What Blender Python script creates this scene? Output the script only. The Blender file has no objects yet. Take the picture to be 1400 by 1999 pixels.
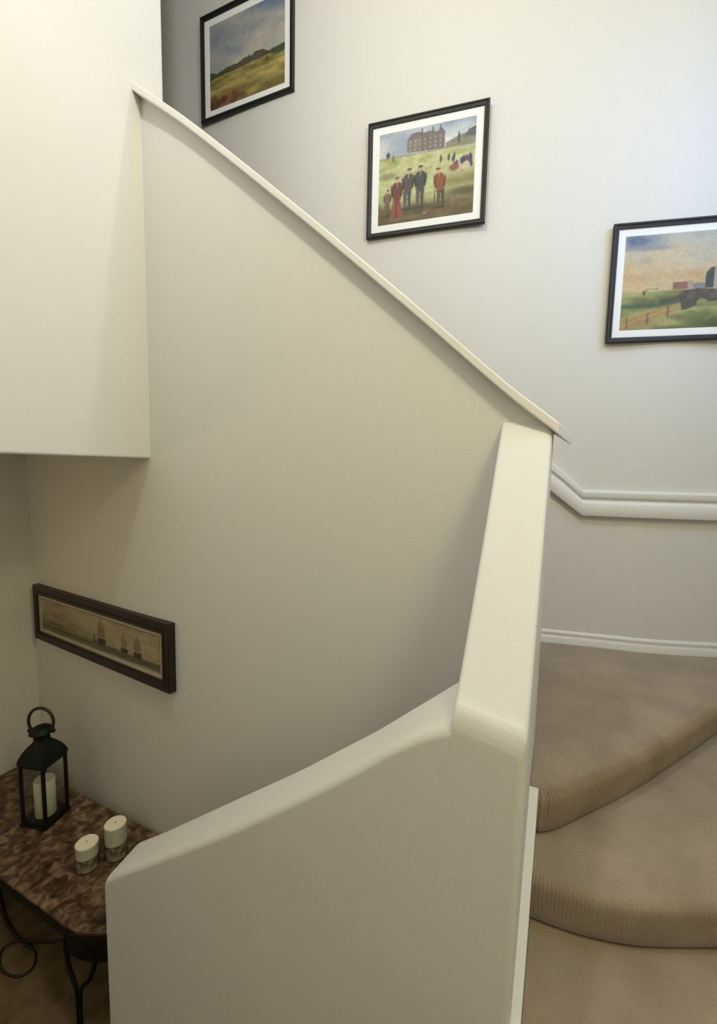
import bpy, bmesh, math, random
import numpy as np
from mathutils import Vector, Matrix
C = bpy.context.scene.collection
sc = bpy.context.scene
PI = math.pi

# ------------------------------------------------------------------ camera
cam_d = bpy.data.cameras.new('camera')
cam_d.sensor_fit = 'VERTICAL'
cam_d.sensor_height = 36.0
cam_d.lens = 36.0 * 850.0 / 1999.0
cam_d.clip_start = 0.02
cam = bpy.data.objects.new('camera', cam_d)
C.objects.link(cam)
# rows: world x / y / z axes written in camera right / up / forward
R = ((0.904, -0.060, -0.423), (0.427, 0.082, 0.901), (0.020, 0.995, -0.099))
right = Vector((R[0][0], R[1][0], R[2][0])).normalized()
fwd = Vector((R[0][2], R[1][2], R[2][2])).normalized()
up = right.cross(fwd).normalized()
right = fwd.cross(up).normalized()
mw = Matrix((right, up, -fwd)).transposed().to_4x4()
mw.translation = (0, 0, 1.57)
cam.matrix_world = mw
sc.camera = cam

# ------------------------------------------------------------------ world, lamps, exposure
world = bpy.data.worlds.new('world'); sc.world = world
world.use_nodes = True
world.node_tree.nodes['Background'].inputs[0].default_value = (0.9, 0.92, 1.0, 1)
world.node_tree.nodes['Background'].inputs[1].default_value = 0.0
sc.view_settings.view_transform = 'Standard'
sc.view_settings.look = 'None'
sc.view_settings.gamma = 1.0
sc.view_settings.use_curve_mapping = False
sc.view_settings.exposure = 0.06

def point_lamp(name, loc, watts, col, size):
    d = bpy.data.lights.new(name, 'POINT'); d.energy = watts; d.color = col; d.shadow_soft_size = size
    o = bpy.data.objects.new(name, d); C.objects.link(o); o.location = loc
    return o
def area_lamp(name, loc, target, watts, col, sx, sy):
    d = bpy.data.lights.new(name, 'AREA'); d.shape = 'RECTANGLE'; d.size = sx; d.size_y = sy
    d.energy = watts; d.color = col
    o = bpy.data.objects.new(name, d); C.objects.link(o); o.location = loc
    o.rotation_euler = (Vector(target) - Vector(loc)).to_track_quat('-Z', 'Y').to_euler()
    return o
def spot_lamp(name, loc, target, watts, col, size, cone):
    d = bpy.data.lights.new(name, 'SPOT'); d.energy = watts; d.color = col; d.shadow_soft_size = size
    d.spot_size = math.radians(cone); d.spot_blend = 0.6
    o = bpy.data.objects.new(name, d); C.objects.link(o); o.location = loc
    o.rotation_euler = (Vector(target) - Vector(loc)).to_track_quat('-Z', 'Y').to_euler()
    return o
point_lamp('hall_lamp', (-0.85, 0.62, 4.75), 86, (0.98, 1.0, 1.0), 0.08)
point_lamp('landing_warm_fill', (1.15, 0.35, 3.6), 84, (1.0, 0.87, 0.42), 0.28)  # added warm fill, no fixture: lifts upper hall wall and guard wall cap
area_lamp('stairwell_cool_fill', (1.57, 2.2, 3.4), (-1.0, 2.95, 2.2), 34, (0.18, 0.44, 1.0), 0.9, 1.2)  # added blue fill, no window here: cools the curved back wall
point_lamp('lower_hall_fill', (-3.0, 0.2, 1.3), 7, (1.0, 0.74, 0.36), 0.12)  # added dim fill without a fixture, brightens the dark alcove
spot_lamp('stairwell_spot', (0.9, 2.3, 4.5), (-2.21, 1.25, 2.25), 58, (1.0, 0.84, 0.55), 0.06, 46)

# ------------------------------------------------------------------ helpers
def lin(c):
    return tuple(((x / 12.92) if x <= 0.04045 else ((x + 0.055) / 1.055) ** 2.4) for x in c)
def srgb(r, g, b):
    return lin((r / 255, g / 255, b / 255)) + (1.0,)

def mat(name, col, rough=0.6, metal=0.0, col2=None, scale=8.0, detail=4.0, bump=0.0, bscale=200.0, ramp=(0.35, 0.65), spec=0.5, coat=0.0):
    m = bpy.data.materials.new(name); m.use_nodes = True
    nt = m.node_tree; b = nt.nodes['Principled BSDF']
    b.inputs['Base Color'].default_value = col
    b.inputs['Roughness'].default_value = rough
    b.inputs['Metallic'].default_value = metal
    b.inputs['Specular IOR Level'].default_value = spec
    b.inputs['Coat Weight'].default_value = coat
    tc = nt.nodes.new('ShaderNodeTexCoord')
    if col2:
        n = nt.nodes.new('ShaderNodeTexNoise'); n.inputs['Scale'].default_value = scale; n.inputs['Detail'].default_value = detail
        r = nt.nodes.new('ShaderNodeValToRGB')
        r.color_ramp.elements[0].position = ramp[0]; r.color_ramp.elements[0].color = col
        r.color_ramp.elements[1].position = ramp[1]; r.color_ramp.elements[1].color = col2
        nt.links.new(tc.outputs['Object'], n.inputs['Vector']); nt.links.new(n.outputs['Fac'], r.inputs['Fac'])
        nt.links.new(r.outputs['Color'], b.inputs['Base Color'])
    if bump:
        n2 = nt.nodes.new('ShaderNodeTexNoise'); n2.inputs['Scale'].default_value = bscale; n2.inputs['Detail'].default_value = 3
        bp = nt.nodes.new('ShaderNodeBump'); bp.inputs['Strength'].default_value = bump; bp.inputs['Distance'].default_value = 0.004
        nt.links.new(tc.outputs['Object'], n2.inputs['Vector']); nt.links.new(n2.outputs['Fac'], bp.inputs['Height'])
        nt.links.new(bp.outputs['Normal'], b.inputs['Normal'])
    return m

M = {}
M['wall'] = mat('wall_paint', (0.70, 0.692, 0.67, 1), 0.55, bump=0.12, bscale=90, spec=0.3)
M['ceil'] = mat('ceiling_paint', (0.74, 0.73, 0.70, 1), 0.8)
M['trim'] = mat('white_gloss_paint', (0.76, 0.76, 0.745, 1), 0.35, bump=0.03, bscale=40)
M['frame'] = mat('black_brown_wood', (0.004, 0.003, 0.0025, 1), 0.5, col2=(0.014, 0.010, 0.007, 1), scale=30)
M['oldframe'] = mat('mahogany_wood', (0.006, 0.002, 0.0015, 1), 0.4, col2=(0.018, 0.006, 0.004, 1), scale=22)
M['fillet'] = mat('dull_gilt_fillet', (0.30, 0.26, 0.18, 1), 0.5)
M['mount'] = mat('white_mount_board', (0.86, 0.87, 0.89, 1), 0.8)
M['oldmount'] = mat('cream_mount_board', (0.50, 0.46, 0.36, 1), 0.8)
M['iron'] = mat('black_iron', (0.003, 0.003, 0.003, 1), 0.55, 0.0, spec=0.3, bump=0.1, bscale=120)
M['leather'] = mat('dark_brown_leather', (0.030, 0.016, 0.008, 1), 0.5)
M['wax'] = mat('cream_wax', (0.80, 0.74, 0.58, 1), 0.55)
M['wick'] = mat('charred_wick', (0.03, 0.025, 0.02, 1), 0.9)
M['filler'] = mat('brown_potpourri', (0.10, 0.045, 0.022, 1), 0.9, col2=(0.45, 0.36, 0.24, 1), scale=28, bump=0.4, bscale=90)
M['cable'] = mat('black_rubber_cable', (0.008, 0.008, 0.008, 1), 0.5)
M['lowcarpet'] = mat('brown_carpet', (0.115, 0.080, 0.042, 1), 1.0, col2=(0.185, 0.130, 0.072, 1), scale=9, bump=0.6, bscale=300, spec=0.1)

def glass_mat():
    m = bpy.data.materials.new('clear_glass'); m.use_nodes = True
    nt = m.node_tree; nt.nodes.remove(nt.nodes['Principled BSDF'])
    out = nt.nodes['Material Output']
    tr = nt.nodes.new('ShaderNodeBsdfTransparent'); tr.inputs['Color'].default_value = (0.93, 0.95, 0.94, 1)
    gl = nt.nodes.new('ShaderNodeBsdfGlossy'); gl.inputs['Roughness'].default_value = 0.03
    lw = nt.nodes.new('ShaderNodeLayerWeight'); lw.inputs['Blend'].default_value = 0.5
    pw = nt.nodes.new('ShaderNodeMath'); pw.operation = 'POWER'; pw.inputs[1].default_value = 4.0
    ma = nt.nodes.new('ShaderNodeMath'); ma.operation = 'MULTIPLY_ADD'; ma.inputs[1].default_value = 0.5; ma.inputs[2].default_value = 0.03
    nt.links.new(lw.outputs['Facing'], pw.inputs[0]); nt.links.new(pw.outputs[0], ma.inputs[0])
    mx = nt.nodes.new('ShaderNodeMixShader')
    nt.links.new(ma.outputs[0], mx.inputs[0]); nt.links.new(tr.outputs[0], mx.inputs[1]); nt.links.new(gl.outputs[0], mx.inputs[2])
    nt.links.new(mx.outputs[0], out.inputs['Surface'])
    return m
M['glass'] = glass_mat()

def marble_mat():
    m = bpy.data.materials.new('brown_marble'); m.use_nodes = True
    nt = m.node_tree; b = nt.nodes['Principled BSDF']; b.inputs['Roughness'].default_value = 0.3
    tc = nt.nodes.new('ShaderNodeTexCoord')
    n = nt.nodes.new('ShaderNodeTexNoise'); n.inputs['Scale'].default_value = 19; n.inputs['Detail'].default_value = 8; n.inputs['Distortion'].default_value = 0.6
    v = nt.nodes.new('ShaderNodeTexVoronoi'); v.inputs['Scale'].default_value = 40
    r = nt.nodes.new('ShaderNodeValToRGB'); e = r.color_ramp.elements
    e[0].position = 0.32; e[0].color = (0.022, 0.010, 0.005, 1)
    e[1].position = 0.72; e[1].color = (0.30, 0.20, 0.13, 1)
    x = e.new(0.48); x.color = (0.085, 0.048, 0.025, 1)
    x = e.new(0.58); x.color = (0.165, 0.105, 0.062, 1)
    mx = nt.nodes.new('ShaderNodeMix'); mx.data_type = 'RGBA'; mx.blend_type = 'MULTIPLY'; mx.inputs[0].default_value = 0.55
    r2 = nt.nodes.new('ShaderNodeValToRGB'); r2.color_ramp.elements[0].position = 0.0; r2.color_ramp.elements[0].color = (0.45, 0.40, 0.36, 1)
    r2.color_ramp.elements[1].position = 0.5; r2.color_ramp.elements[1].color = (1, 1, 1, 1)
    nt.links.new(tc.outputs['Object'], n.inputs['Vector']); nt.links.new(tc.outputs['Object'], v.inputs['Vector'])
    nt.links.new(n.outputs['Fac'], r.inputs['Fac']); nt.links.new(v.outputs['Distance'], r2.inputs['Fac'])
    nt.links.new(r.outputs['Color'], mx.inputs[6]); nt.links.new(r2.outputs['Color'], mx.inputs[7])
    nt.links.new(mx.outputs[2], b.inputs['Base Color'])
    return m
M['marble'] = marble_mat()

def carpet_mat(name, ribs):
    m = bpy.data.materials.new(name); m.use_nodes = True
    nt = m.node_tree; b = nt.nodes['Principled BSDF']; b.inputs['Roughness'].default_value = 1.0
    b.inputs['Specular IOR Level'].default_value = 0.1
    b.inputs['Sheen Weight'].default_value = 0.25; b.inputs['Sheen Roughness'].default_value = 0.6
    tc = nt.nodes.new('ShaderNodeTexCoord')
    big = nt.nodes.new('ShaderNodeTexNoise'); big.inputs['Scale'].default_value = 5.0; big.inputs['Detail'].default_value = 4
    fine = nt.nodes.new('ShaderNodeTexNoise'); fine.inputs['Scale'].default_value = 260; fine.inputs['Detail'].default_value = 3
    r = nt.nodes.new('ShaderNodeValToRGB')
    r.color_ramp.elements[0].position = 0.3; r.color_ramp.elements[0].color = (0.330, 0.255, 0.180, 1)
    r.color_ramp.elements[1].position = 0.7; r.color_ramp.elements[1].color = (0.420, 0.335, 0.245, 1)
    r2 = nt.nodes.new('ShaderNodeValToRGB')
    r2.color_ramp.elements[0].position = 0.35; r2.color_ramp.elements[0].color = (0.74, 0.74, 0.74, 1)
    r2.color_ramp.elements[1].position = 0.65; r2.color_ramp.elements[1].color = (1, 1, 1, 1)
    mx = nt.nodes.new('ShaderNodeMix'); mx.data_type = 'RGBA'; mx.blend_type = 'MULTIPLY'; mx.inputs[0].default_value = 1
    L = nt.links.new
    L(tc.outputs['Object'], big.inputs['Vector']); L(tc.outputs['Object'], fine.inputs['Vector'])
    L(big.outputs['Fac'], r.inputs['Fac']); L(fine.outputs['Fac'], r2.inputs['Fac'])
    L(r.outputs['Color'], mx.inputs[6]); L(r2.outputs['Color'], mx.inputs[7])
    bp = nt.nodes.new('ShaderNodeBump'); bp.inputs['Strength'].default_value = 0.5; bp.inputs['Distance'].default_value = 0.004
    L(fine.outputs['Fac'], bp.inputs['Height'])
    L(mx.outputs[2], b.inputs['Base Color']); L(bp.outputs['Normal'], b.inputs['Normal'])
    return m
M['carpet'] = carpet_mat('beige_carpet', False)

def print_mat():
    m = bpy.data.materials.new('printed_picture'); m.use_nodes = True
    nt = m.node_tree; b = nt.nodes['Principled BSDF']; b.inputs['Roughness'].default_value = 0.6
    a = nt.nodes.new('ShaderNodeVertexColor'); a.layer_name = 'ink'
    nt.links.new(a.outputs['Color'], b.inputs['Base Color'])
    return m
M['print'] = print_mat()

def link(name, me, m, parent=None, kind=None, label=None, smooth=False):
    o = bpy.data.objects.new(name, me); C.objects.link(o)
    if m is not None: me.materials.append(m)
    if parent is not None: o.parent = parent
    if kind: o['kind'] = kind
    if label: o['label'] = label
    if smooth:
        me.polygons.foreach_set('use_smooth', [True] * len(me.polygons))
    return o
def from_bm(name, bm, m, parent=None, **k):
    bmesh.ops.recalc_face_normals(bm, faces=bm.faces)
    me = bpy.data.meshes.new(name); bm.to_mesh(me); bm.free()
    return link(name, me, m, parent, **k)
def thing(name, label, cat, loc=(0, 0, 0), rz=0.0, group=None):
    o = bpy.data.objects.new(name, None); C.objects.link(o); o.location = loc; o.rotation_euler = (0, 0, rz)
    o.empty_display_size = 0.1
    o['label'] = label; o['category'] = cat
    if group: o['group'] = group
    return o
def box(bm, lo, hi):
    g = bmesh.ops.create_cube(bm, size=1.0)
    for v in g['verts']:
        v.co = Vector([lo[i] + (v.co[i] + 0.5) * (hi[i] - lo[i]) for i in range(3)])
    return g['verts']
def bevel(o, w, seg=3, ang=30):
    b = o.modifiers.new('bevel', 'BEVEL'); b.width = w; b.segments = seg; b.limit_method = 'ANGLE'; b.angle_limit = math.radians(ang)
    b.harden_normals = False
    return o
def autosmooth(o, ang=35):
    me = o.data
    me.polygons.foreach_set('use_smooth', [True] * len(me.polygons))
    me.set_sharp_from_angle(angle=math.radians(ang))
def prism(bm, outline, axis, a, b):
    """outline: 2-D points in the two other axes (in order); extruded along axis from a to b"""
    def P(p, t):
        q = [p[0], p[1]]; q.insert(axis, t); return Vector(q)
    A = [bm.verts.new(P(p, a)) for p in outline]; B = [bm.verts.new(P(p, b)) for p in outline]
    n = len(outline)
    bm.faces.new(A); bm.faces.new(B[::-1])
    for i in range(n):
        bm.faces.new((A[i], A[(i + 1) % n], B[(i + 1) % n], B[i]))
def sweep(bm, path, frames, prof, closed_prof=True, caps=True):
    """path points with (out, up) frame vectors; prof list of (d, h)"""
    rows = []
    for p, (e, u) in zip(path, frames):
        rows.append([bm.verts.new(Vector(p) + Vector(e) * d + Vector(u) * h) for d, h in prof])
    n = len(prof)
    for i in range(len(rows) - 1):
        for j in range(n if closed_prof else n - 1):
            k = (j + 1) % n
            bm.faces.new((rows[i][j], rows[i][k], rows[i + 1][k], rows[i + 1][j]))
    if caps and closed_prof:
        bm.faces.new(rows[0]); bm.faces.new(rows[-1][::-1])
def tube(bm, pts, r, seg=10, closed=False):
    pts = [Vector(p) for p in pts]; n = len(pts); rows = []
    nrm = None
    for i, p in enumerate(pts):
        if closed: t = pts[(i + 1) % n] - pts[i - 1]
        else: t = pts[min(i + 1, n - 1)] - pts[max(i - 1, 0)]
        t.normalize()
        if nrm is None:
            nrm = t.cross(Vector((0, 0, 1)) if abs(t.z) < 0.9 else Vector((1, 0, 0))).normalized()
        nrm = (nrm - t * nrm.dot(t)).normalized()
        bn = t.cross(nrm)
        rr = r[i] if isinstance(r, (list, tuple)) else r
        rows.append([bm.verts.new(p + (nrm * math.cos(a) + bn * math.sin(a)) * rr) for a in [2 * PI * k / seg for k in range(seg)]])
    m = n if closed else n - 1
    for i in range(m):
        a, b = rows[i], rows[(i + 1) % n]
        for j in range(seg):
            bm.faces.new((a[j], a[(j + 1) % seg], b[(j + 1) % seg], b[j]))
    if not closed:
        bm.faces.new(rows[0][::-1]); bm.faces.new(rows[-1])
def lathe(bm, prof, seg=40, c=(0, 0)):
    rows = []
    for r, z in prof:
        if r < 1e-6: rows.append([bm.verts.new((c[0], c[1], z))])
        else: rows.append([bm.verts.new((c[0] + r * math.cos(2 * PI * k / seg), c[1] + r * math.sin(2 * PI * k / seg), z)) for k in range(seg)])
    for a, b in zip(rows, rows[1:]):
        for k in range(seg):
            k2 = (k + 1) % seg
            if len(a) == 1 and len(b) == 1: continue
            if len(a) == 1: bm.faces.new((a[0], b[k], b[k2]))
            elif len(b) == 1: bm.faces.new((a[k], a[k2], b[0]))
            else: bm.faces.new((a[k], a[k2], b[k2], b[k]))
def spline(pts, n=12):
    """Catmull-Rom through pts"""
    P = [np.array(p, float) for p in pts]
    P = [2 * P[0] - P[1]] + P + [2 * P[-1] - P[-2]]
    out = []
    for i in range(1, len(P) - 2):
        p0, p1, p2, p3 = P[i - 1:i + 3]
        for k in range(n):
            t = k / n
            out.append(0.5 * ((2 * p1) + (-p0 + p2) * t + (2 * p0 - 5 * p1 + 4 * p2 - p3) * t * t + (-p0 + 3 * p1 - 3 * p2 + p3) * t ** 3))
    out.append(P[-2])
    return out

# ------------------------------------------------------------------ main levels
RISE = 0.18
LOW = -1.44                 # lower hall floor
YB = 1.80                   # front face of the wall under the upper flight
XL = -2.21                  # face of the upper hall wall on the left
CEIL = 5.7
YF = 1.10                   # front face of the winding guard wall

# long curved outer wall of the stairwell
wall_pts = spline([(-4.5, 3.02), (-3.0, 3.02), (-2.0, 3.035), (-1.0, 3.14), (-0.3, 3.28), (0.0, 3.34), (0.3, 3.40), (0.6, 3.46), (1.0, 3.60), (1.6, 3.85)], 10)
_wx = np.array([p[0] for p in wall_pts]); _wy = np.array([p[1] for p in wall_pts])
def wall_y(x): return float(np.interp(x, _wx, _wy))
bm = bmesh.new()
prism(bm, [(p[0], p[1]) for p in wall_pts] + [(1.6, 4.1), (-4.5, 4.1)], 2, LOW - 0.2, CEIL)
o = from_bm('wall_back', bm, M['wall'], kind='structure'); autosmooth(o)

bm = bmesh.new(); box(bm, (1.6, -2.2, LOW - 0.2), (1.75, 4.1, CEIL)); from_bm('wall_right', bm, M['wall'], kind='structure')
bm = bmesh.new(); box(bm, (-4.6, -2.35, LOW - 0.2), (1.75, -2.2, CEIL)); from_bm('wall_rear', bm, M['wall'], kind='structure')
bm = bmesh.new(); box(bm, (-4.6, -2.35, CEIL), (1.75, 4.1, CEIL + 0.1)); from_bm('ceiling', bm, M['ceil'], kind='structure')
bm = bmesh.new(); box(bm, (-3.85, -2.2, LOW), (-3.70, 2.3, 1.62)); from_bm('wall_alcove', bm, M['wall'], kind='structure')
bm = bmesh.new(); box(bm, (-4.6, -2.2, 1.62), (-4.5, 3.2, CEIL)); from_bm('wall_far', bm, M['wall'], kind='structure')
# floors
bm = bmesh.new(); box(bm, (-4.6, -2.35, LOW - 0.2), (1.75, 4.1, LOW)); from_bm('floor_lower', bm, M['lowcarpet'], kind='structure')

# upper hall wall: hangs down to just above eye height, its underside is the alcove soffit
bm = bmesh.new()
box(bm, (-2.36, -2.2, 1.604), (XL, 1.965, CEIL))
o = from_bm('wall_left', bm, M['wall'], kind='structure'); bevel(o, 0.012, 3)
bm = bmesh.new(); box(bm, (-4.5, -2.2, 1.62), (-2.36, 3.0, 1.80)); from_bm('floor_upper', bm, M['ceil'], kind='structure')

# wall under the upper flight (front face y = YB), its raking top follows the flight
low_pts = [(-2.40, 3.700), (-2.211, 3.556), (-1.892, 3.316), (-1.586, 3.064), (-1.271, 2.795), (-1.001, 2.561), (-0.612, 2.217), (-0.437, 2.059), (-0.215, 1.859), (-0.048, 1.724), (0.03, 1.655)]
rake = spline(low_pts, 6)
_rx = np.array([p[0] for p in rake]); _rz = np.array([p[1] for p in rake])
def rake_z(x): return float(np.interp(x, _rx, _rz))
def wb_y(x):
    if x > -1.75: return YB
    t = -1.75 - x
    return YB + (0.082 * t * t / 0.7 / 2 if t < 0.7 else 0.082 * (t - 0.35))
bm = bmesh.new()
xs = [-3.80, -3.4, -3.0, -2.8, -2.6, -2.4, -2.211] + [p[0] for p in rake if -2.2 < p[0] < -0.06] + [-0.05]
F0, F1, B0, B1 = [], [], [], []
for x in xs:
    zt = rake_z(x) + 0.004 if x > -2.39 else 1.70
    yb = 1.985 if x > -2.3 else max(1.985, wb_y(x) + 0.15)
    F0.append(bm.verts.new((x, wb_y(x), LOW))); F1.append(bm.verts.new((x, wb_y(x), zt)))
    B0.append(bm.verts.new((x, yb, LOW))); B1.append(bm.verts.new((x, yb, zt)))
for i in range(len(xs) - 1):
    bm.faces.new((F0[i], F0[i + 1], F1[i + 1], F1[i])); bm.faces.new((B0[i], B1[i], B1[i + 1], B0[i + 1]))
    bm.faces.new((F1[i], F1[i + 1], B1[i + 1], B1[i])); bm.faces.new((F0[i], B0[i], B0[i + 1], F0[i + 1]))
bm.faces.new((F0[0], F1[0], B1[0], B0[0])); bm.faces.new((F0[-1], B0[-1], B1[-1], F1[-1]))
o = from_bm('wall_center', bm, M['wall'], kind='structure'); autosmooth(o)

# raking trim board on that wall
bm = bmesh.new()
tp = [p for p in rake if p[0] >= -2.215]
tp = [np.array((XL - 0.002, rake_z(XL - 0.002)))] + [p for p in tp if -2.2 < p[0] < -0.05]
tp.append(np.array((-0.03, rake_z(-0.03))))
rows = []
for i, p in enumerate(tp):
    sk = 0.05 if i == len(tp) - 1 else 0.0
    rows.append([bm.verts.new((p[0], 1.755, p[1])), bm.verts.new((p[0], 1.755, p[1] + 0.042)),
                 bm.verts.new((p[0] + sk, 2.03, p[1] + 0.046 - sk * 0.5)), bm.verts.new((p[0] + sk, 2.03, p[1] - sk * 0.5))])
for a, b in zip(rows, rows[1:]):
    for j in range(4):
        bm.faces.new((a[j], a[(j + 1) % 4], b[(j + 1) % 4], b[j]))
bm.faces.new(rows[0]); bm.faces.new(rows[-1][::-1])
o = from_bm('trim_1', bm, M['trim'], kind='structure'); bevel(o, 0.005, 2)

# guard wall: front run with raking top, turning into the steep run beside the winders
ft = spline([(-1.711, -0.245), (-1.608, -0.160), (-1.357, 0.020), (-1.014, 0.272), (-0.695, 0.523), (-0.516, 0.672), (-0.404, 0.772), (-0.302, 0.848), (-0.232, 0.886)], 6)
bm = bmesh.new()
TH = 0.18; RR = 0.032
xl, xr = -0.232, lambda y: -0.043 - 0.007 * (y - YF) / 0.7
bk = [(-1.80, -0.262), (-1.711, -0.200), (-1.515, -0.062), (-1.18, 0.190), (-0.81, 0.466), (-0.51, 0.707), (-0.355, 0.845), (-0.266, 0.925), (-0.232, 0.955)]
fx = [p[0] for p in ft]; fz = [p[1] for p in ft]
ARC = [math.radians(a) for a in (0, 18, 36, 54, 72, 90)]
def front_section(x, yf, yb, drop):
    zf = float(np.interp(x, fx, fz)) + 0.008 - drop; zb = float(np.interp(x, [q[0] for q in bk], [q[1] for q in bk])) - drop
    slope = (zb - zf) / (yb - yf); r = RR
    pts = [(yf, LOW)]
    pts += [(yf + r * (1 - math.cos(a)), zf - r * (1 - math.sin(a)) + slope * r * (1 - math.cos(a))) for a in ARC]
    r = 0.014
    pts += [(yb - r * (1 - math.cos(a)), zb - r * (1 - math.sin(a)) - slope * r * (1 - math.cos(a))) for a in ARC[::-1]]
    pts.append((yb, LOW))
    return [bm.verts.new((x, y, z)) for y, z in pts]
secs = []
re_ = 0.022
for a in ARC[:-1]:
    k = 1 - math.sin(a)
    secs.append(front_section(fx[0] + re_ * (1 - math.cos(a)), YF + re_ * k, YF + TH - re_ * k, 0.6 * re_ * k))
for x in [fx[0] + re_] + [q for q in fx if q > fx[0] + re_ + 0.01]:
    secs.append(front_section(x, YF, YF + TH, 0))
for A, B in zip(secs, secs[1:]):
    for q in range(len(A) - 1): bm.faces.new((A[q], A[q + 1], B[q + 1], B[q]))
bm.faces.new(secs[0])
# steep run beside the winders: 0.19 thick, running back to the wall under the flight; its foot is a soft rounded nose
capz = [(YF + 0.042 * (1 - math.cos(a)), 0.858 + 0.085 * math.sin(a)) for a in [math.radians(d) for d in (0, 12, 24, 36, 48, 60, 70, 78)]]
capz += [(YF + 0.048, 0.956), (YF + 0.085, 0.998), (YF + TH, 1.108), (1.45, 1.315), (1.60, 1.505), (1.72, 1.660), (1.81, 1.768)]
def cap_section(y, z):
    t = min(1.0, (y - YF) / 0.024); ins = 0.024 * (1 - math.sqrt(max(0.0, 1 - (1 - t) ** 2)))
    x1 = xr(y) - ins; tilt = 0.012 if y < YF + 0.06 else 0.006
    pts = [(xl, LOW)]
    r = 0.014
    pts += [(xl + r * (1 - math.cos(a)), z + tilt - r * (1 - math.sin(a))) for a in ARC]
    r = 0.024
    pts += [(x1 - r * (1 - math.cos(a)), z - tilt - r * (1 - math.sin(a))) for a in ARC[::-1]]
    pts.append((x1, LOW))
    return [bm.verts.new((x, y, zz)) for x, zz in pts]
ys = [YF + q for q in (0.0, 0.0012, 0.005, 0.012)]
cz = sorted(set([round(q[0], 5) for q in capz] + [round(q, 5) for q in ys]))
secs = [cap_section(y, float(np.interp(y, [q[0] for q in capz], [q[1] for q in capz]))) for y in cz]
for A, B in zip(secs, secs[1:]):
    for q in range(len(A) - 1): bm.faces.new((A[q], A[q + 1], B[q + 1], B[q]))
bm.faces.new(secs[0]); bm.faces.new(secs[-1][::-1])
o = from_bm('wall_front', bm, M['wall'], kind='structure'); autosmooth(o, 60)
wn = o.modifiers.new('weighted_normal', 'WEIGHTED_NORMAL'); wn.keep_sharp = True; wn.weight = 80

# skirting beside the winders on the guard wall
bm = bmesh.new()
sk = [(1.10, 0.095), (1.25, 0.135), (1.45, 0.225), (1.60, 0.315), (1.695, 0.378)]
rows = []
for y, z in sk:
    rows.append([bm.verts.new(v) for v in ((xr(y) - 0.002, y, 0.0), (xr(y) - 0.002, y, z), (-0.0175, y, z), (-0.0175, y, 0.0))])
for a, b in zip(rows, rows[1:]):
    for j in range(4): bm.faces.new((a[j], a[(j + 1) % 4], b[(j + 1) % 4], b[j]))
bm.faces.new(rows[0]); bm.faces.new(rows[-1][::-1])
o = from_bm('baseboard_left', bm, M['trim'], kind='structure'); bevel(o, 0.003, 2)

# ------------------------------------------------------------------ carpeted staircase
stair = thing('carpeted_staircase', 'winding staircase in beige carpet curving up behind the white guard wall', 'stairs', (0.4, 1.8, 0))
def clipped_wall(x0, x1):
    return [(p[0], p[1] - 0.002) for p in wall_pts if x0 < p[0] < x1]
def carpet_step(nose, back, z0, z1, name='step', relief=0.0042):
    """nose: 2-D path of the riser foot; back: outline closing the tread; waterfall-rounded carpet nosing with rib ridges"""
    pts = [np.array(p) for p in nose]
    # resample at even spacing so that each carpet rib is real relief
    seg = np.cumsum([0] + [np.linalg.norm(b - a) for a, b in zip(pts, pts[1:])])
    n = int(seg[-1] / 0.0042)
    s = np.linspace(0, seg[-1], n)
    X = np.interp(s, seg, [p[0] for p in pts]); Y = np.interp(s, seg, [p[1] for p in pts])
    tx = np.gradient(X); ty = np.gradient(Y); L = np.hypot(tx, ty); nx, ny = ty / L, -tx / L   # outward (towards the viewer)
    h = z1 - z0; r = 0.034
    prof = [(-0.006, 0.0), (0.008, h * 0.09), (0.014, h * 0.30), (0.020, h * 0.55), (0.0245, h - r * 1.35)]
    for a in (15, 35, 55, 75, 90):
        prof.append((0.026 - r + r * math.cos(math.radians(a)), h - r + r * math.sin(math.radians(a))))
    prof.append((-0.011, h)); prof.append((-0.035, h)); prof.append((-0.065, h)); prof.append((-0.080, h))
    bm = bmesh.new()
    rows = []
    amp = [0, .6, 1, 1, 1, 1, 1, 1, .95, .9, .8, .6, .35, 0]
    nb = len(prof)
    for i in range(n):
        t_ = min(1.0, max(0.0, (s[i] - 0.07) / 0.22)); t_ = t_ * t_ * (3 - 2 * t_)      # tight corner: keep the back rows close
        pi = [(d if d > -0.0115 else -0.011 + (d + 0.011) * (0.08 + 0.92 * t_), z) for d, z in prof]
        rid = relief * (1 if i % 3 == 0 else (-0.5))
        rows.append([bm.verts.new((X[i] + nx[i] * (d + rid * a * 0.8), Y[i] + ny[i] * (d + rid * a * 0.8), z0 + z + (rid * a * 0.7 if k > 5 else 0))) for k, ((d, z), a) in enumerate(zip(pi, amp))])
    for a, b in zip(rows, rows[1:]):
        for j in range(len(prof) - 1):
            bm.faces.new((a[j], b[j], b[j + 1], a[j + 1]))
    top = [row[-1] for row in rows]
    bk = [bm.verts.new((p[0], p[1], z1)) for p in back]
    bm.faces.new(top + bk)
    bk0 = [bm.verts.new((p[0], p[1], z0)) for p in back]
    foot = [row[0] for row in rows]
    bm.faces.new(([*foot, *bk0])[::-1])
    for a, b, c, d in zip(bk, bk[1:], bk0[1:], bk0): bm.faces.new((a, b, c, d))
    bm.faces.new((top[-1], *rows[-1][:-1][::-1], bk0[0], bk[0]))
    bm.faces.new((*rows[0], bk[-1], bk0[-1]))
    o = from_bm(name, bm, M['carpet'], stair)
    o.matrix_parent_inverse = Matrix.Translation(-Vector(stair.location))
    autosmooth(o, 50)
    return o
XR = 1.56
nose1 = spline([(-0.0165, 1.530), (0.05, 1.532), (0.16, 1.545), (0.32, 1.590), (0.555, 1.700), (0.85, 1.84), (1.2, 2.0), (XR, 2.18)], 8)
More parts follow.
